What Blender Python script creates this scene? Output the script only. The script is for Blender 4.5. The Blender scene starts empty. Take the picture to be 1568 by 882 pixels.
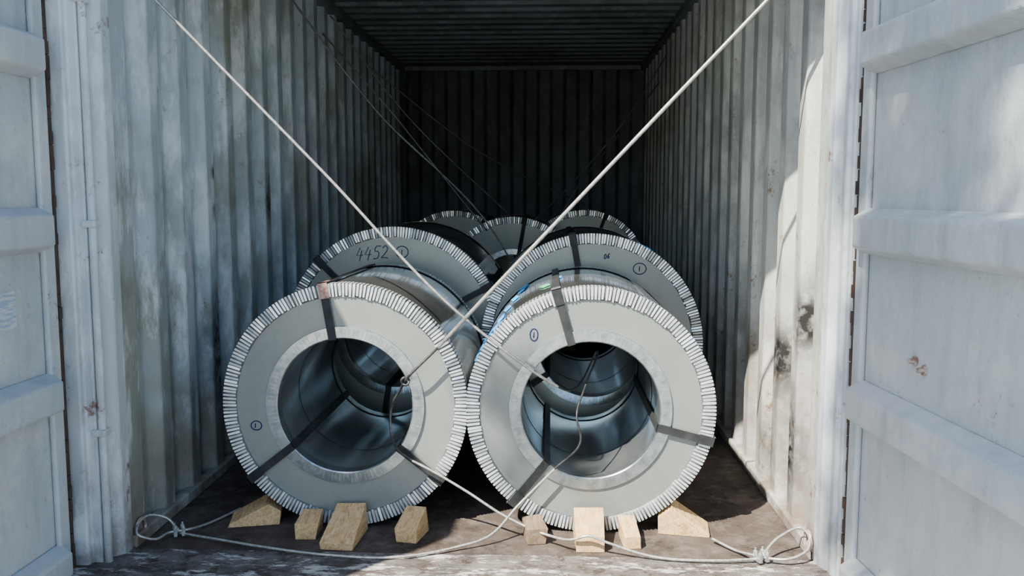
import bpy, bmesh, math, random
from mathutils import Vector, Matrix
random.seed(7)
scene=bpy.context.scene
COL=scene.collection

# ------------------------------------------------------------------ helpers
def new_obj(name, bm, mats, parent=None, smooth=False, loc=None):
    me=bpy.data.meshes.new(name)
    bmesh.ops.recalc_face_normals(bm, faces=bm.faces[:])
    bm.to_mesh(me); bm.free()
    for m in mats: me.materials.append(m)
    ob=bpy.data.objects.new(name, me); COL.objects.link(ob)
    if smooth:
        for p in me.polygons: p.use_smooth=True
    if parent: ob.parent=parent
    if loc: ob.location=loc
    return ob
def empty(name, loc=(0,0,0)):
    e=bpy.data.objects.new(name,None); COL.objects.link(e); e.location=loc; e.empty_display_size=.1
    return e
def box(bm, x0,x1,y0,y1,z0,z1, mi=0, M=None):
    vs=[bm.verts.new((x,y,z)) for x in (x0,x1) for y in (y0,y1) for z in (z0,z1)]
    if M is not None:
        for v in vs: v.co=M@v.co
    q=[(0,1,3,2),(4,6,7,5),(0,4,5,1),(2,3,7,6),(0,2,6,4),(1,5,7,3)]
    for a in q:
        f=bm.faces.new([vs[i] for i in a]); f.material_index=mi
    return vs
def prism(bm, poly, axis, a0, a1, mi=0, M=None):
    def P(p,a):
        v={'x':(a,p[0],p[1]),'y':(p[0],a,p[1]),'z':(p[0],p[1],a)}[axis]
        return (M@Vector(v)) if M is not None else v
    A=[bm.verts.new(P(p,a0)) for p in poly]; B=[bm.verts.new(P(p,a1)) for p in poly]
    n=len(poly)
    fs=[bm.faces.new(A),bm.faces.new(B[::-1])]
    for i in range(n): fs.append(bm.faces.new((A[i],A[(i+1)%n],B[(i+1)%n],B[i])))
    for f in fs: f.material_index=mi
def cyl(bm, p0, p1, r, seg=12, mi=0, r2=None):
    p0=Vector(p0);p1=Vector(p1);d=(p1-p0).normalized(); r2=r if r2 is None else r2
    u=d.orthogonal().normalized();w=d.cross(u)
    A=[];B=[]
    for i in range(seg):
        t=2*math.pi*i/seg; o=u*math.cos(t)+w*math.sin(t)
        A.append(bm.verts.new(p0+o*r));B.append(bm.verts.new(p1+o*r2))
    for i in range(seg):
        f=bm.faces.new((A[i],A[(i+1)%seg],B[(i+1)%seg],B[i]));f.material_index=mi
    for c in (A[::-1],B):
        f=bm.faces.new(c);f.material_index=mi
def bevel(ob,w,seg=2):
    m=ob.modifiers.new('bevel','BEVEL'); m.width=w; m.segments=seg; m.limit_method='ANGLE'; m.angle_limit=math.radians(30)
    return m
def catmull(pts, step):
    P=[Vector(p) for p in pts]
    P=[P[0]*2-P[1]]+P+[P[-1]*2-P[-2]]
    out=[]
    for i in range(1,len(P)-2):
        L=(P[i+1]-P[i]).length; n=max(2,int(L/step))
        a,b,c,d=P[i-1],P[i],P[i+1],P[i+2]
        def tan(pp,qq,rr):
            l1=(qq-pp).length; l2=(rr-qq).length
            return ((qq-pp)/max(l1,1e-6)*l2+(rr-qq)/max(l2,1e-6)*l1)/(l1+l2)
        m1=tan(a,b,c)*L; m2=tan(b,c,d)*L
        for k in range(n):
            t=k/n
            out.append((2*t**3-3*t*t+1)*b+(t**3-2*t*t+t)*m1+(-2*t**3+3*t*t)*c+(t**3-t*t)*m2)
    out.append(P[-2]); return out
def rope_mesh(bm, pts, r, step=.005, lobes=6, seg=18, pitch=.06, mi=0, smooth=True, amp=.18):
    path=catmull(pts,step) if smooth else [Vector(p) for p in pts]
    n=len(path); prev=None; u=None; s=0
    for i in range(n):
        d=(path[min(i+1,n-1)]-path[max(i-1,0)]).normalized()
        if u is None: u=d.orthogonal().normalized()
        else: u=(u-d*u.dot(d)).normalized()
        w=d.cross(u)
        if i: s+=(path[i]-path[i-1]).length
        ph=2*math.pi*s/pitch
        ring=[]
        for k in range(seg):
            t=2*math.pi*k/seg
            rr=r*(1+amp*(abs(math.cos(lobes/2*(t-ph)))*2-1.2))
            ring.append(bm.verts.new(path[i]+u*math.cos(t)*rr+w*math.sin(t)*rr))
        if prev:
            for k in range(seg):
                f=bm.faces.new((prev[k],prev[(k+1)%seg],ring[(k+1)%seg],ring[k])); f.material_index=mi; f.smooth=True
        else:
            f=bm.faces.new(ring[::-1]); f.material_index=mi
        prev=ring
    f=bm.faces.new(prev); f.material_index=mi

# ------------------------------------------------------------------ materials
class NT:
    def __init__(s,name):
        s.m=bpy.data.materials.new(name); s.m.use_nodes=True; s.t=s.m.node_tree; s.n=s.t.nodes; s.l=s.t.links
        s.b=s.n['Principled BSDF']; s.tc=s.n.new('ShaderNodeTexCoord')
    def noise(s,scale,detail=5,rough=.55,vec=(1,1,1),dist=0,loc=(0,0,0)):
        mp=s.n.new('ShaderNodeMapping'); mp.inputs['Scale'].default_value=vec; mp.inputs['Location'].default_value=loc
        s.l.new(s.tc.outputs['Object'],mp.inputs[0])
        t=s.n.new('ShaderNodeTexNoise'); t.inputs['Scale'].default_value=scale; t.inputs['Detail'].default_value=detail
        t.inputs['Roughness'].default_value=rough; t.inputs['Distortion'].default_value=dist
        s.l.new(mp.outputs[0],t.inputs['Vector']); return t.outputs['Fac']
    def ramp(s,src,stops):
        r=s.n.new('ShaderNodeValToRGB'); e=r.color_ramp.elements
        while len(e)<len(stops): e.new(.5)
        for i,(p,c) in enumerate(stops):
            e[i].position=p; e[i].color=(c if isinstance(c,tuple) else (c,c,c))+(1,)
        s.l.new(src,r.inputs[0]); return r.outputs[0]
    def mix(s,fac,a,b,mode='MIX'):
        x=s.n.new('ShaderNodeMix'); x.data_type='RGBA'; x.blend_type=mode
        if isinstance(fac,(int,float)): x.inputs[0].default_value=fac
        else: s.l.new(fac,x.inputs[0])
        for k,v in ((6,a),(7,b)):
            if isinstance(v,tuple): x.inputs[k].default_value=v+(1,)
            else: s.l.new(v,x.inputs[k])
        return x.outputs[2]
    def math(s,op,a,b=0,clamp=False):
        x=s.n.new('ShaderNodeMath'); x.operation=op; x.use_clamp=clamp
        for k,v in ((0,a),(1,b)):
            if isinstance(v,(int,float)): x.inputs[k].default_value=v
            else: s.l.new(v,x.inputs[k])
        return x.outputs[0]
    def sep(s):
        x=s.n.new('ShaderNodeSeparateXYZ'); s.l.new(s.tc.outputs['Object'],x.inputs[0]); return x.outputs
    def spot(s,c,r,stretch=(1,1,1)):
        mp=s.n.new('ShaderNodeMapping'); mp.vector_type='POINT'
        mp.inputs['Location'].default_value=(-c[0]*stretch[0],-c[1]*stretch[1],-c[2]*stretch[2]); mp.inputs['Scale'].default_value=stretch
        s.l.new(s.tc.outputs['Object'],mp.inputs[0])
        v=s.n.new('ShaderNodeVectorMath'); v.operation='LENGTH'; s.l.new(mp.outputs[0],v.inputs[0])
        m=s.n.new('ShaderNodeMapRange'); m.inputs[1].default_value=r; m.inputs[2].default_value=r*.3; m.inputs[3].default_value=0; m.inputs[4].default_value=1
        s.l.new(v.outputs['Value'],m.inputs[0]); return m.outputs[0]
    def bump(s,h,strength=.3,dist=.01):
        b=s.n.new('ShaderNodeBump'); b.inputs['Strength'].default_value=strength; b.inputs['Distance'].default_value=dist
        s.l.new(h,b.inputs['Height']); s.l.new(b.outputs[0],s.b.inputs['Normal'])
    def set(s,color=None,rough=None,metal=None,spec=None):
        for k,v in (('Base Color',color),('Roughness',rough),('Metallic',metal),('Specular IOR Level',spec)):
            if v is None: continue
            if isinstance(v,tuple): s.b.inputs[k].default_value=v+(1,)
            elif isinstance(v,(int,float)): s.b.inputs[k].default_value=v
            else: s.l.new(v,s.b.inputs[k])
        return s.m

def mat_wall(name, cA, cB, spots=(), rust=.0, grime=1.0, streak=(5,5,.6), cHi=(.66,.72,.76), lowdirt=(.13,.09,.065), low=.45, lowamt=.75, dark=(.085,.085,.075)):
    t=NT(name)
    base=t.mix(t.ramp(t.noise(.9,4,.6),[(.46,0.),(.58,1.)]),cA,cB)
    lt=t.ramp(t.noise(2.6,6,.7,(3,3,.9)),[(.50,0.),(.60,1.)])
    base=t.mix(t.math('MULTIPLY',lt,.55),base,cHi)
    st=t.ramp(t.noise(2.2,6,.65,streak),[(.52,0.),(.74,1.)])
    base=t.mix(t.math('MULTIPLY',st,.45*grime),base,dark)
    bl=t.ramp(t.noise(3.0,7,.7,(1,1,1),0,(3,1,7)),[(.52,0.),(.66,1.)])
    base=t.mix(t.math('MULTIPLY',bl,.45*grime),base,(dark[0]*1.4,dark[1]*1.4,dark[2]*1.3))
    sc=t.ramp(t.noise(26,8,.75,(1,1,.6)),[(.60,0.),(.70,1.)])
    base=t.mix(t.math('MULTIPLY',sc,.6*grime),base,(.06,.05,.042))
    if rust>0:
        ru=t.ramp(t.noise(7,9,.8),[(.66-rust*.1,0.),(.72-rust*.1,1.)])
        base=t.mix(t.math('MULTIPLY',ru,.85),base,(.14,.06,.03))
    z=t.sep()[2]
    zl=t.math('SUBTRACT',1,t.math('DIVIDE',z,low),True)
    d=t.math('MULTIPLY',zl,t.ramp(t.noise(5,7,.75),[(.38,0.),(.6,1.)]))
    base=t.mix(t.math('MULTIPLY',d,lowamt),base,lowdirt)
    nz=t.ramp(t.noise(22,4,.6),[(.35,.45),(.55,1.)])
    for c,r,stf in spots:
        base=t.mix(t.math('MULTIPLY',t.spot(c,r,stf),nz),base,(.012,.011,.011))
    t.bump(t.noise(14,6,.6),.25,.01)
    return t.set(base,.5,0,.25)
M_wallL=mat_wall('paint_wall_left',(.325,.40,.45),(.215,.235,.205),
   [((-1.47,3.78,1.33),.055,(.6,1,1)),((-1.47,3.78,1.16),.055,(.6,1,1)),((-1.47,3.75,.55),.17,(.6,1.6,.5)),((-1.47,4.1,.8),.10,(.6,1.6,.5)),((-1.47,4.5,1.2),.09,(.6,1.6,.5))],.3,cHi=(.60,.67,.73))
M_wallR=mat_wall('paint_wall_right',(.34,.37,.36),(.26,.275,.25),
   [((.92,3.28,.30),.20,(.6,1,.7)),((.92,3.16,.78),.11,(.6,1,.6)),((.92,3.45,.60),.14,(.6,1,.7)),((.92,3.1,.95),.07,(.6,1,.6)),((.92,3.6,.2),.15,(.6,1,.8))],.7,cHi=(.56,.56,.52),low=1.0,lowdirt=(.12,.07,.04))
M_wallB=mat_wall('paint_wall_back_shaded',(.062,.078,.10),(.035,.042,.052),(),.3,cHi=(.10,.122,.15),dark=(.02,.02,.02))  # shade of the deep end put into the paint colours, darker than side walls
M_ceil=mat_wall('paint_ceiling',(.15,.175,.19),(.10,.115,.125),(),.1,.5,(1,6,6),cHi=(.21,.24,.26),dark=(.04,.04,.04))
M_frame=mat_wall('paint_frame',(.42,.49,.54),(.35,.40,.43),(),.7,.6,cHi=(.60,.66,.71))
def mat_door(name):
    t=NT(name)
    base=t.mix(t.ramp(t.noise(1.6,4,.6),[(.35,0.),(.65,1.)]),(.33,.39,.43),(.42,.465,.49))
    st=t.ramp(t.noise(2.2,6,.7,(5,5,.8)),[(.48,0.),(.72,1.)])
    base=t.mix(t.math('MULTIPLY',st,.45),base,(.19,.215,.225))
    bl=t.ramp(t.noise(3.2,6,.7,(1,1,1),0,(5,2,1)),[(.50,0.),(.62,1.)])
    base=t.mix(t.math('MULTIPLY',bl,.4),base,(.56,.58,.57))
    sc=t.ramp(t.noise(30,8,.8),[(.60,0.),(.68,1.)])
    base=t.mix(t.math('MULTIPLY',sc,.55),base,(.10,.09,.08))
    ru=t.ramp(t.noise(5.3,10,.8),[(.64,0.),(.675,1.)])
    base=t.mix(ru,base,(.13,.06,.03))
    t.bump(t.noise(7,6,.6),.5,.018)
    return t.set(base,.42,0,.35)
M_door=mat_door('paint_door')
t=NT('plywood_floor')
b=t.mix(t.ramp(t.noise(1.6,7,.65,(3,1,1)),[(.3,0.),(.7,1.)]),(.038,.029,.025),(.075,.060,.051))
b=t.mix(t.math('MULTIPLY',t.ramp(t.noise(9,8,.8),[(.48,0.),(.66,1.)]),.6),b,(.15,.13,.118))
b=t.mix(t.math('MULTIPLY',t.ramp(t.noise(3.4,8,.8,(1,1,1)),[(.53,0.),(.60,1.)]),.7),b,(.020,.016,.014))
t.bump(t.noise(30,6,.7),.35,.006)
M_floor=t.set(b,.9,0,.12)
t=NT('scuffed_steel_sill')
b=t.mix(t.ramp(t.noise(4,8,.8,(1,2,1)),[(.42,0.),(.58,1.)]),(.05,.042,.038),(.13,.122,.115))
b=t.mix(t.ramp(t.noise(16,8,.8),[(.52,0.),(.60,1.)]),b,(.045,.033,.027))
b=t.mix(t.ramp(t.noise(6,8,.8,(1,3,1)),[(.53,0.),(.58,1.)]),b,(.38,.38,.37))
t.bump(t.noise(24,6,.7),.4,.006)
M_sill=t.set(b,.75,.0,.2)
t=NT('galvanised_sheet_wrap')
big=t.noise(2.2,4,.6)
b=t.mix(t.ramp(big,[(.35,0.),(.65,1.)]),(.36,.41,.42),(.66,.70,.71))
t.bump(t.noise(1.6,3,.5,(1,.25,1)),.30,.012)
M_body=t.set(b,t.math('ADD',t.math('MULTIPLY',big,.16),.05),.95)
t=NT('galvanised_bore')
big=t.noise(2.6,5,.6)
b=t.mix(t.ramp(big,[(.35,0.),(.65,1.)]),(.55,.64,.68),(.80,.87,.90))
t.bump(t.noise(1.6,4,.5,(1,.25,1)),.3,.009)
M_bore=t.set(b,t.math('ADD',t.math('MULTIPLY',big,.24),.04),.93)
t=NT('coil_face_cover')
b=t.mix(t.ramp(t.noise(2.4,5,.6),[(.35,0.),(.65,1.)]),(.165,.192,.190),(.215,.24,.228))
b=t.mix(t.math('MULTIPLY',t.ramp(t.noise(40,5,.7),[(.55,0.),(.7,1.)]),.3),b,(.12,.14,.14))
t.bump(t.noise(1.5,3,.5),.15,.02)
M_face=t.set(b,.33,.3,.4)
t=NT('crimped_edge_teeth')
b=t.ramp(t.noise(28,3,.6),[(.35,(.50,.57,.60)),(.65,(.78,.83,.86))])
M_teeth=t.set(b,.26,.55)
t=NT('crimped_edge_gap'); b=t.ramp(t.noise(20,3,.6),[(.3,(.05,.056,.06)),(.7,(.11,.12,.13))]); M_gap=t.set(b,.5,.3)
t=NT('inner_edge_ring'); b=t.ramp(t.noise(34,5,.7),[(.35,(.26,.31,.33)),(.65,(.46,.51,.53))]); M_ring=t.set(b,.24,.88)
t=NT('steel_strap'); b=t.ramp(t.noise(12,5,.7),[(.35,(.012,.014,.015)),(.7,(.034,.038,.041))]); M_strap=t.set(b,.55,.0,.15)
t=NT('strap_clip'); b=t.ramp(t.noise(30,5,.7),[(.35,(.45,.48,.5)),(.7,(.7,.72,.73))]); M_clip=t.set(b,.35,.8)
t=NT('rust_red_clip'); b=t.ramp(t.noise(60,5,.7),[(.4,(.26,.09,.06)),(.6,(.34,.31,.29))]); M_redclip=t.set(b,.5,.3)
t=NT('marker_ink'); b=t.ramp(t.noise(40,2,.5),[(.3,(.006,.008,.06)),(.7,(.015,.02,.09))]); M_ink=t.set(b,.6,0,.1)
t=NT('blue_tape'); b=t.ramp(t.noise(30,2,.5),[(.3,(.01,.20,.55)),(.7,(.02,.36,.75))]); M_blue=t.set(b,.5)
t=NT('green_tape'); b=t.ramp(t.noise(30,2,.5),[(.3,(.04,.35,.12)),(.7,(.08,.5,.2))]); M_green=t.set(b,.4)
t=NT('wire_rope_steel'); b=t.ramp(t.noise(70,4,.6),[(.35,(.26,.26,.255)),(.7,(.52,.52,.50))]); M_rope=t.set(b,.36,.5)
t=NT('wire_rope_shaded'); b=t.ramp(t.noise(60,3,.6),[(.35,(.03,.03,.033)),(.7,(.08,.08,.085))]); M_ropeshade=t.set(b,.45,.5)  # wire rope darkened: shade inside the bores put into its colour; knot too
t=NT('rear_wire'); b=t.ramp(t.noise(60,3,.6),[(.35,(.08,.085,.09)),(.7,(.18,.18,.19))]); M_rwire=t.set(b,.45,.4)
t=NT('pine_wood')
g=t.noise(7,6,.6,(9,1.2,9),1.5)
b=t.ramp(g,[(.3,(.32,.19,.085)),(.5,(.52,.35,.17)),(.72,(.64,.47,.26))])
b=t.mix(t.math('MULTIPLY',t.ramp(t.noise(14,6,.7),[(.56,0.),(.68,1.)]),.6),b,(.16,.085,.045))
t.bump(g,.5,.006); M_wood=t.set(b,.7,0,.2)
t=NT('old_pine_wood')
g=t.noise(6,6,.6,(9,1.2,9),1.2)
b=t.ramp(g,[(.3,(.07,.045,.028)),(.5,(.14,.095,.06)),(.72,(.22,.165,.11))]); t.bump(g,.3,.004); M_wood2=t.set(b,.7)
t=NT('rubber_gasket'); b=t.ramp(t.noise(12,5,.7),[(.35,(.012,.011,.01)),(.7,(.07,.035,.02))]); M_gask=t.set(b,.7)
t=NT('outdoor_concrete'); b=t.mix(t.ramp(t.noise(.8,7,.65),[(.35,0.),(.65,1.)]),(.18,.178,.172),(.26,.257,.248)); t.bump(t.noise(40,6,.7),.3,.01); M_ground=t.set(b,.85)
t=NT('rusty_bolt'); b=t.ramp(t.noise(60,4,.6),[(.35,(.22,.12,.07)),(.7,(.55,.52,.50))]); M_bolt=t.set(b,.5,.4)
t=NT('label_paper'); b=t.ramp(t.noise(40,4,.6,(.5,.5,3)),[(.45,(.24,.34,.46)),(.55,(.42,.48,.53))]); M_label=t.set(b,.6)
t=NT('tree_leaf'); b=t.ramp(t.noise(6,3,.6),[(.35,(.03,.08,.015)),(.7,(.09,.17,.03))]); M_leaf=t.set(b,.5)
t=NT('tree_bark'); b=t.ramp(t.noise(12,6,.7,(3,3,.6)),[(.35,(.06,.04,.03)),(.7,(.18,.14,.10))]); t.bump(t.noise(20,5,.7,(3,3,.5)),.6,.02); M_bark=t.set(b,.85)

# ------------------------------------------------------------------ container shell
XL,XR=-1.46,.90; YF,YB=2.90,8.78; H=2.50
def corr(a0,a1,lead,period=(.070,.068,.072,.068),depth=.036):
    pts=[(a0,0)]; a=a0+lead
    f1,s1,f2,s2=period
    while a+sum(period)<a1:
        pts+= [(a,0),(a+s1,depth),(a+s1+f2,depth),(a+s1+f2+s2,0)]; a+=s1+f2+s2+f1
    pts.append((a1,0)); return pts
def sheet(name,pts,fn,z0,z1,mat):
    bm=bmesh.new()
    lo=[bm.verts.new(fn(a,d,z0)) for a,d in pts]; hi=[bm.verts.new(fn(a,d,z1)) for a,d in pts]
    for i in range(len(pts)-1): bm.faces.new((lo[i],lo[i+1],hi[i+1],hi[i]))
    return new_obj(name,bm,[mat])
wl=sheet('wall_left',corr(YF-.03,YB,.14,(.085,.035,.10,.035),.050),lambda a,d,z:(XL-d,a,z),-.03,H+.03,M_wallL)
wr=sheet('wall_right',corr(YF-.03,YB,.14,(.085,.035,.10,.035),.050),lambda a,d,z:(XR+d,a,z),-.03,H+.03,M_wallR)
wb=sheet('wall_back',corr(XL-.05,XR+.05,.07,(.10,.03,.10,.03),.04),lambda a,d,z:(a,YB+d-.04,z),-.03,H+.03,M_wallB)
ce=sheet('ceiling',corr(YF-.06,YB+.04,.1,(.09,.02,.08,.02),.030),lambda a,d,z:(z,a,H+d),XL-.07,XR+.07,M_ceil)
for o in (wl,wr,wb,ce): bevel(o,.007,2)
bm=bmesh.new()
y=YF
while y<YB:
    y2=min(y+1.2,YB+.04)
    box(bm,XL-.05,XR+.05,y+.001,y2-.002,-.03,0); y=y2
fl=new_obj('floor',bm,[M_floor])
bm=bmesh.new()
box(bm,XL-.18,XR+.14,2.52,YF-.004,-.16,.002); box(bm,XL-.18,XR+.14,2.52,YF-.06,.002,.006)
box(bm,XL-.05,XR+.05,YF,YB+.04,-.16,-.031)
sill=new_obj('trim_sill',bm,[M_sill]); bevel(sill,.004)
bm=bmesh.new()
for x0,x1 in ((XL-.05,XL+.03),(XR-.03,XR+.05)):
    box(bm,x0,x1,YF,YB,H-.06,H-.001)
box(bm,XL,XR,YB-.07,YB-.04,H-.05,H-.001)
r=new_obj('trim_rail',bm,[M_ceil]); bevel(r,.01)
bm=bmesh.new()
box(bm,XL-.03,XL+.018,YF,YB-.04,0.0,.045); box(bm,XR-.018,XR+.03,YF,YB-.04,0.0,.045)
r=new_obj('baseboard_side',bm,[M_wallR]); bevel(r,.006)
bm=bmesh.new()
a=XL+.005
prism(bm,[(XL-.17,2.74),(XL-.17,2.90),(a,2.90),(a,2.84),(XL-.035,2.80),(XL-.035,2.765),(XL-.07,2.765),(XL-.07,2.74)],'z',-.16,2.65)
a=XR-.005
prism(bm,[(XR+.12,2.74),(XR+.12,2.90),(a,2.90),(a,2.84),(XR+.012,2.80),(XR+.012,2.765),(XR+.024,2.765),(XR+.024,2.74)],'z',-.16,2.65)
box(bm,XL-.17,XR+.12,2.76,2.90,2.32,2.65)
cyl(bm,(XL-.02,2.775,0.0),(XL-.02,2.775,2.32),.013,14)
for z in (.45,1.14,1.85):
    box(bm,XL-.05,XL-.002,2.755,2.80,z-.012,z+.012)
fr=new_obj('trim_frame',bm,[M_frame]); bevel(fr,.006)
bm=bmesh.new(); box(bm,-30,30,-30,40,-.26,-.16); new_obj('ground',bm,[M_ground])

# ------------------------------------------------------------------ doors
def door(name,hx,hy,ang,side):
    bm=bmesh.new(); W=1.16; Z0,Z1=-.03,2.34
    box(bm,0.0,W,-.045,0,Z0,Z1)
    for u0,u1 in ((0,.06),(W-.08,W)): box(bm,u0,u1,0,.02,Z0,Z1)
    for z0,z1 in ((Z0,Z0+.09),(Z1-.09,Z1)): box(bm,.06,W-.08,0,.02,z0,z1)
    for c in (.055,.605,1.125,1.655,2.20):
        h=.072; hi=.046; w=.060; u0,u1=.03,W-.05
        if c<.1: h=.06;hi=.038
        vs=[]
        for (u,uu) in ((u0,u0+.03),(u1,u1-.03)):
            vs.append([bm.verts.new((u,0.0,c-h)),bm.verts.new((uu,w,c-hi)),bm.verts.new((uu,w,c+hi)),bm.verts.new((u,0.0,c+h))])
        A,B=vs
        for i in range(3): bm.faces.new((A[i],A[i+1],B[i+1],B[i]))
        bm.faces.new(A); bm.faces.new(B); bm.faces.new((A[0],B[0],B[3],A[3]))
    ob=new_obj(name,bm,[M_door])
    bevel(ob,.009,3)
    bm=bmesh.new()
    box(bm,-.034,.004,-.03,.008,Z0,Z1); box(bm,0.0,W,-.03,.012,Z0-.012,Z0+.002)
    n=60
    for i in range(n):
        z=Z0+(Z1-Z0)*i/n; box(bm,-.016+random.uniform(-.003,.003),.001,.004,.014+random.uniform(0,.009),z,z+(Z1-Z0)/n*random.uniform(.85,1.05))
    new_obj('gasket',bm,[M_gask],parent=ob)
    bm=bmesh.new()
    pairs=[(.36,.79),(.41,.775),(.52,.22)] if side>0 else [(.5,.8),(.55,.8)]
    for u,z in pairs:
        cyl(bm,(u,-.001,z),(u,.006,z),.014,16); cyl(bm,(u,.0,z),(u,.022,z),.007,6)
    new_obj('bolts',bm,[M_bolt],parent=ob)
    if side<0:
        bm=bmesh.new(); box(bm,.19,.30,.0002,.0015,.84,.95); new_obj('label',bm,[M_label],parent=ob)
    bm=bmesh.new()
    for z in (.25,.9,1.5,2.1):
        cyl(bm,(-.012,-.045,z-.05),(-.012,-.045,z+.05),.015,12)
    new_obj('hinges',bm,[M_frame],parent=ob)
    a=math.radians(ang)
    if side>0:
        U=Vector((math.sin(a),-math.cos(a),0)); Wn=Vector((-math.cos(a),-math.sin(a),0))
    else:
        U=Vector((-math.sin(a),-math.cos(a),0)); Wn=Vector((math.cos(a),-math.sin(a),0))
    R=Matrix(((U.x,Wn.x,0,hx),(U.y,Wn.y,0,hy),(0,0,1,0),(0,0,0,1)))
    det=R.to_3x3().determinant()
    for o in [ob]+list(ob.children):
        o.data.transform(R)
        if det<0: o.data.flip_normals()
    return ob
door('door_1',XR+.052,2.715,4.5,1)
door('door_2',XL-.125,2.705,1.0,-1)

# ------------------------------------------------------------------ coils
def lathe(bm,prof,seg,mi_list):
    rings=[]
    for r,y in prof:
        rings.append([bm.verts.new((r*math.cos(2*math.pi*i/seg),y,r*math.sin(2*math.pi*i/seg))) for i in range(seg)])
    for k in range(len(prof)-1):
        for i in range(seg):
            f=bm.faces.new((rings[k][i],rings[k][(i+1)%seg],rings[k+1][(i+1)%seg],rings[k+1][i])); f.material_index=mi_list[k]; f.smooth=True
def make_coil(x,y,R,L,straps,n_teeth,marks=(),patches=(),seed=0,red=None,rb=.255):
    rnd=random.Random(seed)
    root=empty('steel_coil',(x,y,R+.008))
    bm=bmesh.new()
    lathe(bm,[(rb+.02,.004),(R-.01,.004)],160,[0])
    lathe(bm,[(R-.012,.0045),(R-.003,.006),(R-.002,.012),(R-.002,L-.012),(R-.008,L-.004),(R-.012,L-.003)],160,[1]*5)
    lathe(bm,[(rb+.02,L-.003),(R-.01,L-.003)],160,[0])
    lathe(bm,[(rb,.004),(rb,L*.33)],128,[2]); lathe(bm,[(rb-.0015,L*.33),(rb-.0015,L*.66)],128,[2]); lathe(bm,[(rb,L*.66),(rb,L-.003)],128,[2])
    o=new_obj('coil_body',bm,[M_face,M_body,M_bore],parent=root)
    m=o.modifiers.new('w','EDGE_SPLIT'); m.split_angle=math.radians(35)
    bm=bmesh.new()
    a=math.radians(rnd.uniform(30,60)); M=Matrix.Rotation(-a,4,'Y')
    box(bm,R-.003,R+.0015,.06,L-.06,-.03,.03,0,M)
    new_obj('overlap_seam',bm,[M_body],parent=root)
    bm=bmesh.new()
    lathe(bm,[(rb-.004,.05),(rb-.004,-.002),(rb,-.006),(rb+.040,-.004),(rb+.042,.005)],144,[0]*4)
    lathe(bm,[(rb-.004,L-.05),(rb-.004,L+.002),(rb,L+.005),(rb+.040,L+.004),(rb+.042,L-.004)],144,[0]*4)
    for i in range(110):
        a=2*math.pi*(i+rnd.uniform(-.2,.2))/110; M=Matrix.Rotation(-a,4,'Y')
        box(bm,rb+.004,rb+rnd.uniform(.02,.038),-.0064,-.004,-.001,.001,0,M)
    o=new_obj('inner_ring',bm,[M_ring],parent=root); m=o.modifiers.new('w','EDGE_SPLIT'); m.split_angle=math.radians(35)
    bm=bmesh.new()
    for (yf,s) in ((0,1),(L,-1)):
        lathe(bm,[(R-.046,yf+.003*s),(R-.045,yf-.001*s),(R-.001,yf-.001*s),(R+.0015,yf+.003*s),(R+.0015,yf+.055*s)],160,[1]*4)
    for i in range(n_teeth):
        a0=2*math.pi*(i+rnd.uniform(-.08,.08))/n_teeth; da=2*math.pi/n_teeth*rnd.uniform(.52,.66)
        for (yf,s) in ((0,1),(L,-1)):
            tilt=rnd.uniform(-.0010,.0010); tw=rnd.uniform(-.0009,.0009); r0=R-.044+rnd.uniform(-.004,.004); r1=R+.0035
            def V(a,r,yy): return bm.verts.new((r*math.cos(a),yf+yy*s,r*math.sin(a)))
            ya,yb=-.0048+tilt,-.0048-tilt
            A=[V(a0,r0,ya+tw+.001),V(a0+da,r0,yb+tw+.001),V(a0+da,r1,yb-tw),V(a0,r1,ya-tw)]
            B=[V(a0,r0,0),V(a0+da,r0,0)]
            C=[V(a0,r1,.05),V(a0+da,r1,.05)]
            for q in ((A[0],A[1],A[2],A[3]),(A[0],B[0],B[1],A[1]),(A[3],A[2],C[1],C[0])):
                bm.faces.new(q)
            D=[V(a0,R,0),V(a0+da,R,0)]
            for q in ((A[0],A[3],D[0],B[0]),(A[1],B[1],D[1],A[2])): bm.faces.new(q)
    new_obj('edge_protector',bm,[M_teeth,M_gap],parent=root)
    bm=bmesh.new(); w=.0145
    for k,deg in enumerate(straps):
        M=Matrix.Rotation(-math.radians(deg),4,'Y')
        box(bm,rb-.008,R+.009,-.0115,-.0095,-w,w,0,M)
        box(bm,rb-.008,R+.009,L+.0075,L+.0095,-w,w,0,M)
        box(bm,R+.006,R+.009,-.0115,L+.0095,-w,w,0,M)
        box(bm,rb-.008,rb-.006,-.0115,L+.0095,-w,w,0,M)
        cm=2 if red==k else 1
        box(bm,R-.048,R+.0125,-.0145,-.0117,-w-.003,w+.003,cm if red==k else 0,M)
        box(bm,R+.0093,R+.0125,-.0145,.05,-w-.003,w+.003,cm,M)
    new_obj('steel_straps',bm,[M_strap,M_clip,M_redclip],parent=root)
    if marks:
        bm=bmesh.new()
        for pts in marks:
            P=[(px,.0035,pz) for px,pz in pts]
            rope_mesh(bm,P,.0022,.01,2,6,1,0,len(P)>4,0)
        new_obj('marker_writing',bm,[M_ink],parent=root)
    if patches:
        bm=bmesh.new()
        for (deg,y0,y1,hw,mi) in patches:
            a=math.radians(deg); M=Matrix.Rotation(-a,4,'Y')@Matrix.Translation((0,(y0+y1)/2,0))@Matrix.Rotation(rnd.uniform(-.5,.5),4,'X')
            h=(y1-y0)/2
            box(bm,R+.001,R+.0085 if y0<.06 else R+.006,-h,h,-hw,hw,mi,M)
        new_obj('tape_marks',bm,[M_blue,M_green],parent=root)
    return root
def circ(cx,cz,rx,rz,n=18): return [(cx+rx*math.cos(2*math.pi*i/n+1),cz+rz*math.sin(2*math.pi*i/n+1)) for i in range(n+2)]
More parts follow.
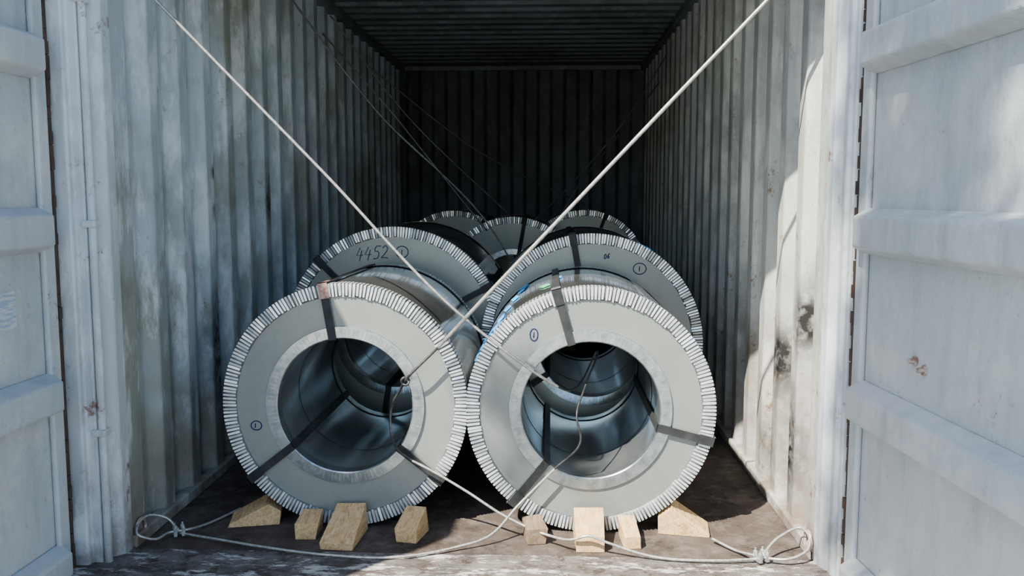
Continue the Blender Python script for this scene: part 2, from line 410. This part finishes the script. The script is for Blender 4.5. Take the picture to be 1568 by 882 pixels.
def digits(s,x,z,h,slant=.15):
    G={'4':[[(.35,1),(.05,.4),(.7,.45)],[(.55,.8),(.4,0)]],
       '5':[[(.75,1),(.3,1),(.2,.6),(.5,.62),(.62,.4),(.5,.1),(.1,.05)]],
       '2':[[(.1,.8),(.35,1),(.6,.8),(.4,.4),(.05,.05),(.4,.1),(.75,.02)]],
       '0':[circ(.35,.5,.25,.45,10)],'6':[[(.6,1),(.25,.6),(.1,.25),(.3,0),(.55,.15),(.5,.4),(.2,.35)]],
       '1':[[(.3,.9),(.35,.1)]]}
    out=[]
    for i,c in enumerate(s):
        for st in G[c]: out.append([(x+(i*.85+p[0]+slant*p[1])*h*.75,z+p[1]*h+i*.004) for p in st])
    return out
make_coil(-.755,3.14,.452,.88,(99,218,322),206,[circ(-.335,-.08,.02,.017)]+digits('1',-.345,-.09,.02),(),1,0)
make_coil(.148,3.12,.449,.88,(106,231,346),206,[circ(-.205,.275,.014,.022)]+digits('1',-.213,.262,.025),
  [(151,.0,.05,.012,0),(147,.01,.06,.014,0),(143,.0,.05,.010,0),(140,.03,.09,.018,0),(155,.0,.04,.010,0),(144,.10,.16,.014,0),(138,.18,.28,.018,0),(135,.34,.44,.016,0),(131,.5,.62,.016,0),(126,.66,.80,.018,0),(112,.30,.36,.016,1),(104,.48,.52,.010,0)],2)
make_coil(-.763,4.24,.535,.90,(28,135,262),240,digits('4452',-.19,.37,.065)+[circ(.04,.415,.03,.028)]+digits('1',.03,.40,.03),[],3)
make_coil(.196,4.12,.522,.98,(100,352,215),240,digits('06',.055,.405,.024)+[circ(.225,.36,.03,.026)]+digits('1',.215,.345,.03),
   [(62,.1,.16,.02,0),(58,.05,.10,.014,0)],4)
make_coil(-.28,6.55,.532,.85,(80,200,320),200,(),(),5)
make_coil(-.85,7.72,.545,.90,(60,180,300),180,(),(),6)
make_coil(.30,7.72,.548,.90,(70,190,310),180,(),(),7)

# ------------------------------------------------------------------ timber blocks
def wood(x,y0,y1,w,h0,h1,rot=0,mat=M_wood):
    bm=bmesh.new(); L=y1-y0
    prism(bm,[(-L/2,0),(L/2,0),(L/2,h1),(-L/2,h0)],'x',-w/2,w/2)
    for v in bm.verts: v.co.x+=random.uniform(-.008,.008); v.co.z+=random.uniform(-.006,.006) if v.co.z>.01 else 0
    o=new_obj('timber_block',bm,[mat]); o.location=(x,(y0+y1)/2,.001); o.rotation_euler=(0,0,math.radians(rot)); bevel(o,.002)
    return o
wood(-.872,3.00,3.118,.076,.062,.075,3)
wood(-.735,2.91,3.118,.112,.030,.100,-4)
wood(-.50,2.985,3.118,.078,.050,.085,-10)
wood(-.05,2.99,3.095,.068,.055,.070,10,M_wood2)
wood(.145,2.93,3.095,.098,.050,.102,2)
wood(.292,2.965,3.095,.062,.045,.078,4)
def chock(x,y,L,sgn,w=.17,h=.10,mat=M_wood,rot=0):
    bm=bmesh.new()
    prism(bm,[(0,0),(sgn*w,0),(sgn*w*.98,.012),(sgn*w*.25,h),(0,h*.62)],'y',-L/2,L/2)
    for v in bm.verts: v.co.x+=random.uniform(-.005,.005); v.co.y+=random.uniform(-.006,.006)
    o=new_obj('timber_wedge',bm,[mat]); o.location=(x,y,.001); o.rotation_euler=(0,0,math.radians(rot)); bevel(o,.002)
chock(-1.025,3.21,.13,-1,.19,.078,M_wood,14)
chock(.405,3.17,.13,1,.19,.100,M_wood,-8)
chock(-1.11,4.6,.2,-1); chock(.55,4.5,.2,1)
chock(.04,7.0,.2,1); chock(-.60,7.0,.2,-1)
chock(-1.19,8.1,.2,-1); chock(.64,8.1,.2,1)

# ------------------------------------------------------------------ wire ropes
bm=bmesh.new()
rope_mesh(bm,[(-1.44,2.985,1.995),(-1.342,3.0,1.891),(-.80,3.05,1.32),(-.304,3.088,.795),(-.016,3.095,.575),(.03,3.13,.54)],.0049)
rope_mesh(bm,[(.03,3.13,.54),(.07,3.25,.50),(.14,3.5,.50),(.19,3.62,.575),(.19,3.45,.60),(.13,3.2,.52),(.098,3.09,.44),(.112,3.085,.35),(.02,3.08,.25)],.0036,mi=1)
rope_mesh(bm,[(.02,3.08,.25),(-.11,3.06,.12),(-.21,2.98,.035),(-.33,2.92,.014),(-.527,2.83,.014),(-.754,2.84,.014),(-1.0,2.90,.014),(-1.20,2.965,.014),(-1.336,3.005,.016)],.0043)
new_obj('wire_rope',bm,[M_rope,M_ropeshade])
bm=bmesh.new()
rope_mesh(bm,[(.875,2.985,2.045),(.711,3.0,1.872),(.06,3.04,1.181),(-.304,3.068,.795),(-.40,3.085,.69)],.0060)
rope_mesh(bm,[(-.40,3.085,.69),(-.525,3.105,.562),(-.55,3.16,.52),(-.60,3.22,.42),(-.597,3.2,.35),(-.548,3.115,.295),(-.50,3.09,.27)],.0044,mi=1)
rope_mesh(bm,[(-.50,3.09,.27),(-.456,3.085,.25),(-.30,3.07,.165),(-.166,3.04,.09),(.0,2.98,.04),(.075,2.92,.05),
   (.14,2.905,.070),(.20,2.90,.05),(.351,2.87,.016),(.55,2.85,.014),(.712,2.866,.016)],.0043)
rope_mesh(bm,[Vector((-.523,3.105,.562))+Vector((.014*math.cos(t),.004*math.sin(2*t)-.004,.014*math.sin(t))) for t in [i*.5 for i in range(14)]],.004,.004,6,12,.05,1)
new_obj('wire_rope',bm,[M_rope,M_ropeshade])
def clamp_parts(bm,c,d):
    c=Vector(c); d=Vector(d).normalized(); n=Vector((0,0,1)); s=d.cross(n)
    M=Matrix((( d.x,s.x,0,c.x),(d.y,s.y,0,c.y),(0,0,1,c.z),(0,0,0,1)))
    for k in (-.012,.016):
        box(bm,k-.006,k+.006,-.020,.020,-.012,.009,0,M)
        for q in (-.014,.014):
            p=M@Vector((k,q,-.008)); p2=M@Vector((k,q,.030)); cyl(bm,p,p2,.0035,8)
            p=M@Vector((k,q,.010)); p2=M@Vector((k,q,.020)); cyl(bm,p,p2,.0075,6)
def loop(root_name,cl,ring,tail,sgn):
    root=empty(root_name,(0,0,0))
    bm=bmesh.new()
    cl=Vector(cl);ring=Vector(ring)
    rope_mesh(bm,[cl,cl.lerp(ring,.5)+Vector((0,.035,.03)),ring+Vector((0,.03,.035)),ring+Vector((sgn*.012,-.01,.03)),ring+Vector((0,-.06,0)),cl.lerp(ring,.55)+Vector((0,-.06,-.012)),cl+Vector((sgn*.03,-.01,.0)),cl+Vector((-sgn*.02,.008,.003))]+[Vector(p) for p in tail],.0044)
    new_obj('rope_loop',bm,[M_rope],parent=root)
    bm=bmesh.new(); clamp_parts(bm,cl,ring-cl); new_obj('rope_clamp',bm,[M_clip],parent=root)
    bm=bmesh.new()
    rope_mesh(bm,[ring+Vector((sgn*.016,.034*math.cos(t),.034*math.sin(t))) for t in [2*math.pi*i/24 for i in range(25)]],.006,.01,2,10,1,0,False,0)
    box(bm,ring.x+sgn*.018-.004,ring.x+sgn*.018+.004,ring.y-.03,ring.y+.03,.003,.03)
    new_obj('lashing_ring',bm,[M_bolt],parent=root)
loop('rope_eye_end',(-1.336,3.005,.022),(-1.435,2.95,.055),[(-1.28,3.10,.012),(-1.235,3.20,.012),(-1.205,3.27,.014)],-1)
loop('rope_eye_end',(.712,2.866,.022),(.87,2.93,.055),[(.65,2.94,.012),(.58,3.03,.018)],1)
for x,z,s in ((-1.452,2.02,-1),(.892,2.07,1)):
    bm=bmesh.new()
    rope_mesh(bm,[(x,2.985+.03*math.cos(t),z+.03*math.sin(t)) for t in [2*math.pi*i/20 for i in range(21)]],.006,.01,2,10,1,0,False,0)
    box(bm,min(x,x+s*.02),max(x,x+s*.02),2.96,3.01,z+.01,z+.05)
    new_obj('lashing_ring',bm,[M_bolt])
rear=[[(-1.44,4.75,2.35),(-.98,4.86,1.72),(-.35,5.1,1.05),(-.15,5.18,.70)],
      [(-1.44,5.6,2.25),(-1.05,5.65,1.80),(-.55,5.8,1.16),(-.42,5.82,1.00)],
      [(-1.44,5.8,2.40),(-1.0,6.0,1.80),(-.30,6.3,1.10)],
      [(.88,6.9,2.3),(.60,6.85,1.85),(.10,6.7,1.26),(-.12,6.5,1.05)],
      [(.88,7.3,2.15),(.55,7.2,1.72),(.15,7.0,1.20),(.02,7.0,.95)],
      [(-1.44,7.0,2.25),(-.6,7.2,1.6),(.3,7.6,1.15)]]
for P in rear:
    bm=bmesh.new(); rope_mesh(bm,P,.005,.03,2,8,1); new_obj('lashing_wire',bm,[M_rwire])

# ------------------------------------------------------------------ sun direction and the shade tree in the yard
D=Vector((.90,1.10,-1.70)).normalized()
rt=random.Random(11)
tree=empty('shade_tree',(-5.2,-3.2,-.16))
bm=bmesh.new()
def br(p,q,r1,r2): cyl(bm,p,q,r1,10,0,r2)
org=Vector((-5.2,-3.2,-.16))
top=Vector((-4.6,-2.9,4.2))-org
br((0,0,0),(.25,.1,2.2),.20,.15); br((.25,.1,2.2),top,.15,.10)
clumps=[]
def back(p,t): return Vector(p)-D*t
cand=[back((1.02,2.6,1.95),7.6),back((1.05,2.25,2.0),7.2),back((1.05,2.5,1.0),7.8),back((1.06,2.1,.75),7.3),back((1.03,2.6,.35),8.0),back((1.08,2.05,.25),7.6),
      back((1.0,2.65,1.45),7.9),back((1.1,1.5,1.0),7.2),back((1.1,1.5,1.9),7.6),back((1.05,2.3,.5),7.4),back((1.0,2.6,.7),7.7),back((1.08,1.9,.8),7.5),back((1.05,2.4,1.25),7.9),
      back((1.1,1.95,2.1),7.7),back((1.1,1.9,1.85),7.4)]
for c in cand: clumps.append((c-org,rt.uniform(.22,.30),420))
clumps.append((back((-.12,3.12,.42),8.6)-org,.20,200))
for i in range(26):
    c=top+Vector((rt.gauss(-1.2,.8),rt.gauss(-1.0,.8),rt.uniform(.3,2.2))); clumps.append((c,rt.uniform(.35,.6),200))
for c,r,n in clumps:
    mid=top.lerp(c,.5)+Vector((0,0,-.15)); br(top,mid,.035,.022); br(mid,c,.022,.008)
new_obj('trunk',bm,[M_bark],parent=tree)
bm=bmesh.new()
for c,r,n in clumps:
    for k in range(int(n*(r/.3)**2)):
        v=Vector((rt.gauss(0,1),rt.gauss(0,1),rt.gauss(0,1))).normalized()*r*rt.random()**.4
        p=c+v; a=Vector((rt.gauss(0,1),rt.gauss(0,1),rt.gauss(0,.5))).normalized(); b=a.orthogonal().normalized()
        l=.05;w=.024
        bm.faces.new([bm.verts.new(p-a*l),bm.verts.new(p+b*w),bm.verts.new(p+a*l),bm.verts.new(p-b*w)])
new_obj('foliage',bm,[M_leaf],parent=tree)

# ------------------------------------------------------------------ light, sky, camera
w=bpy.data.worlds.new('World'); scene.world=w; w.use_nodes=True
nt=w.node_tree; bg=nt.nodes['Background']
sky=nt.nodes.new('ShaderNodeTexSky'); sky.sky_type='NISHITA'; sky.sun_disc=False
sky.sun_elevation=math.radians(50); sky.sun_rotation=math.radians(220); sky.dust_density=1.0; sky.air_density=1.1; sky.ozone_density=1.8
nt.links.new(sky.outputs[0],bg.inputs[0]); bg.inputs[1].default_value=.41
sd=bpy.data.lights.new('sun','SUN'); sd.energy=26.0; sd.angle=math.radians(.6); sd.color=(1,.91,.77)
so=bpy.data.objects.new('sun',sd); COL.objects.link(so)
so.rotation_euler=D.to_track_quat('-Z','Y').to_euler(); so.location=(-4,-4,7)
cd=bpy.data.cameras.new('camera'); cd.lens=30.77; cd.sensor_width=36
co=bpy.data.objects.new('camera',cd); COL.objects.link(co); co.location=(0,0,1.23)
co.rotation_euler=(math.radians(84),0,math.radians(2.5))
scene.camera=co
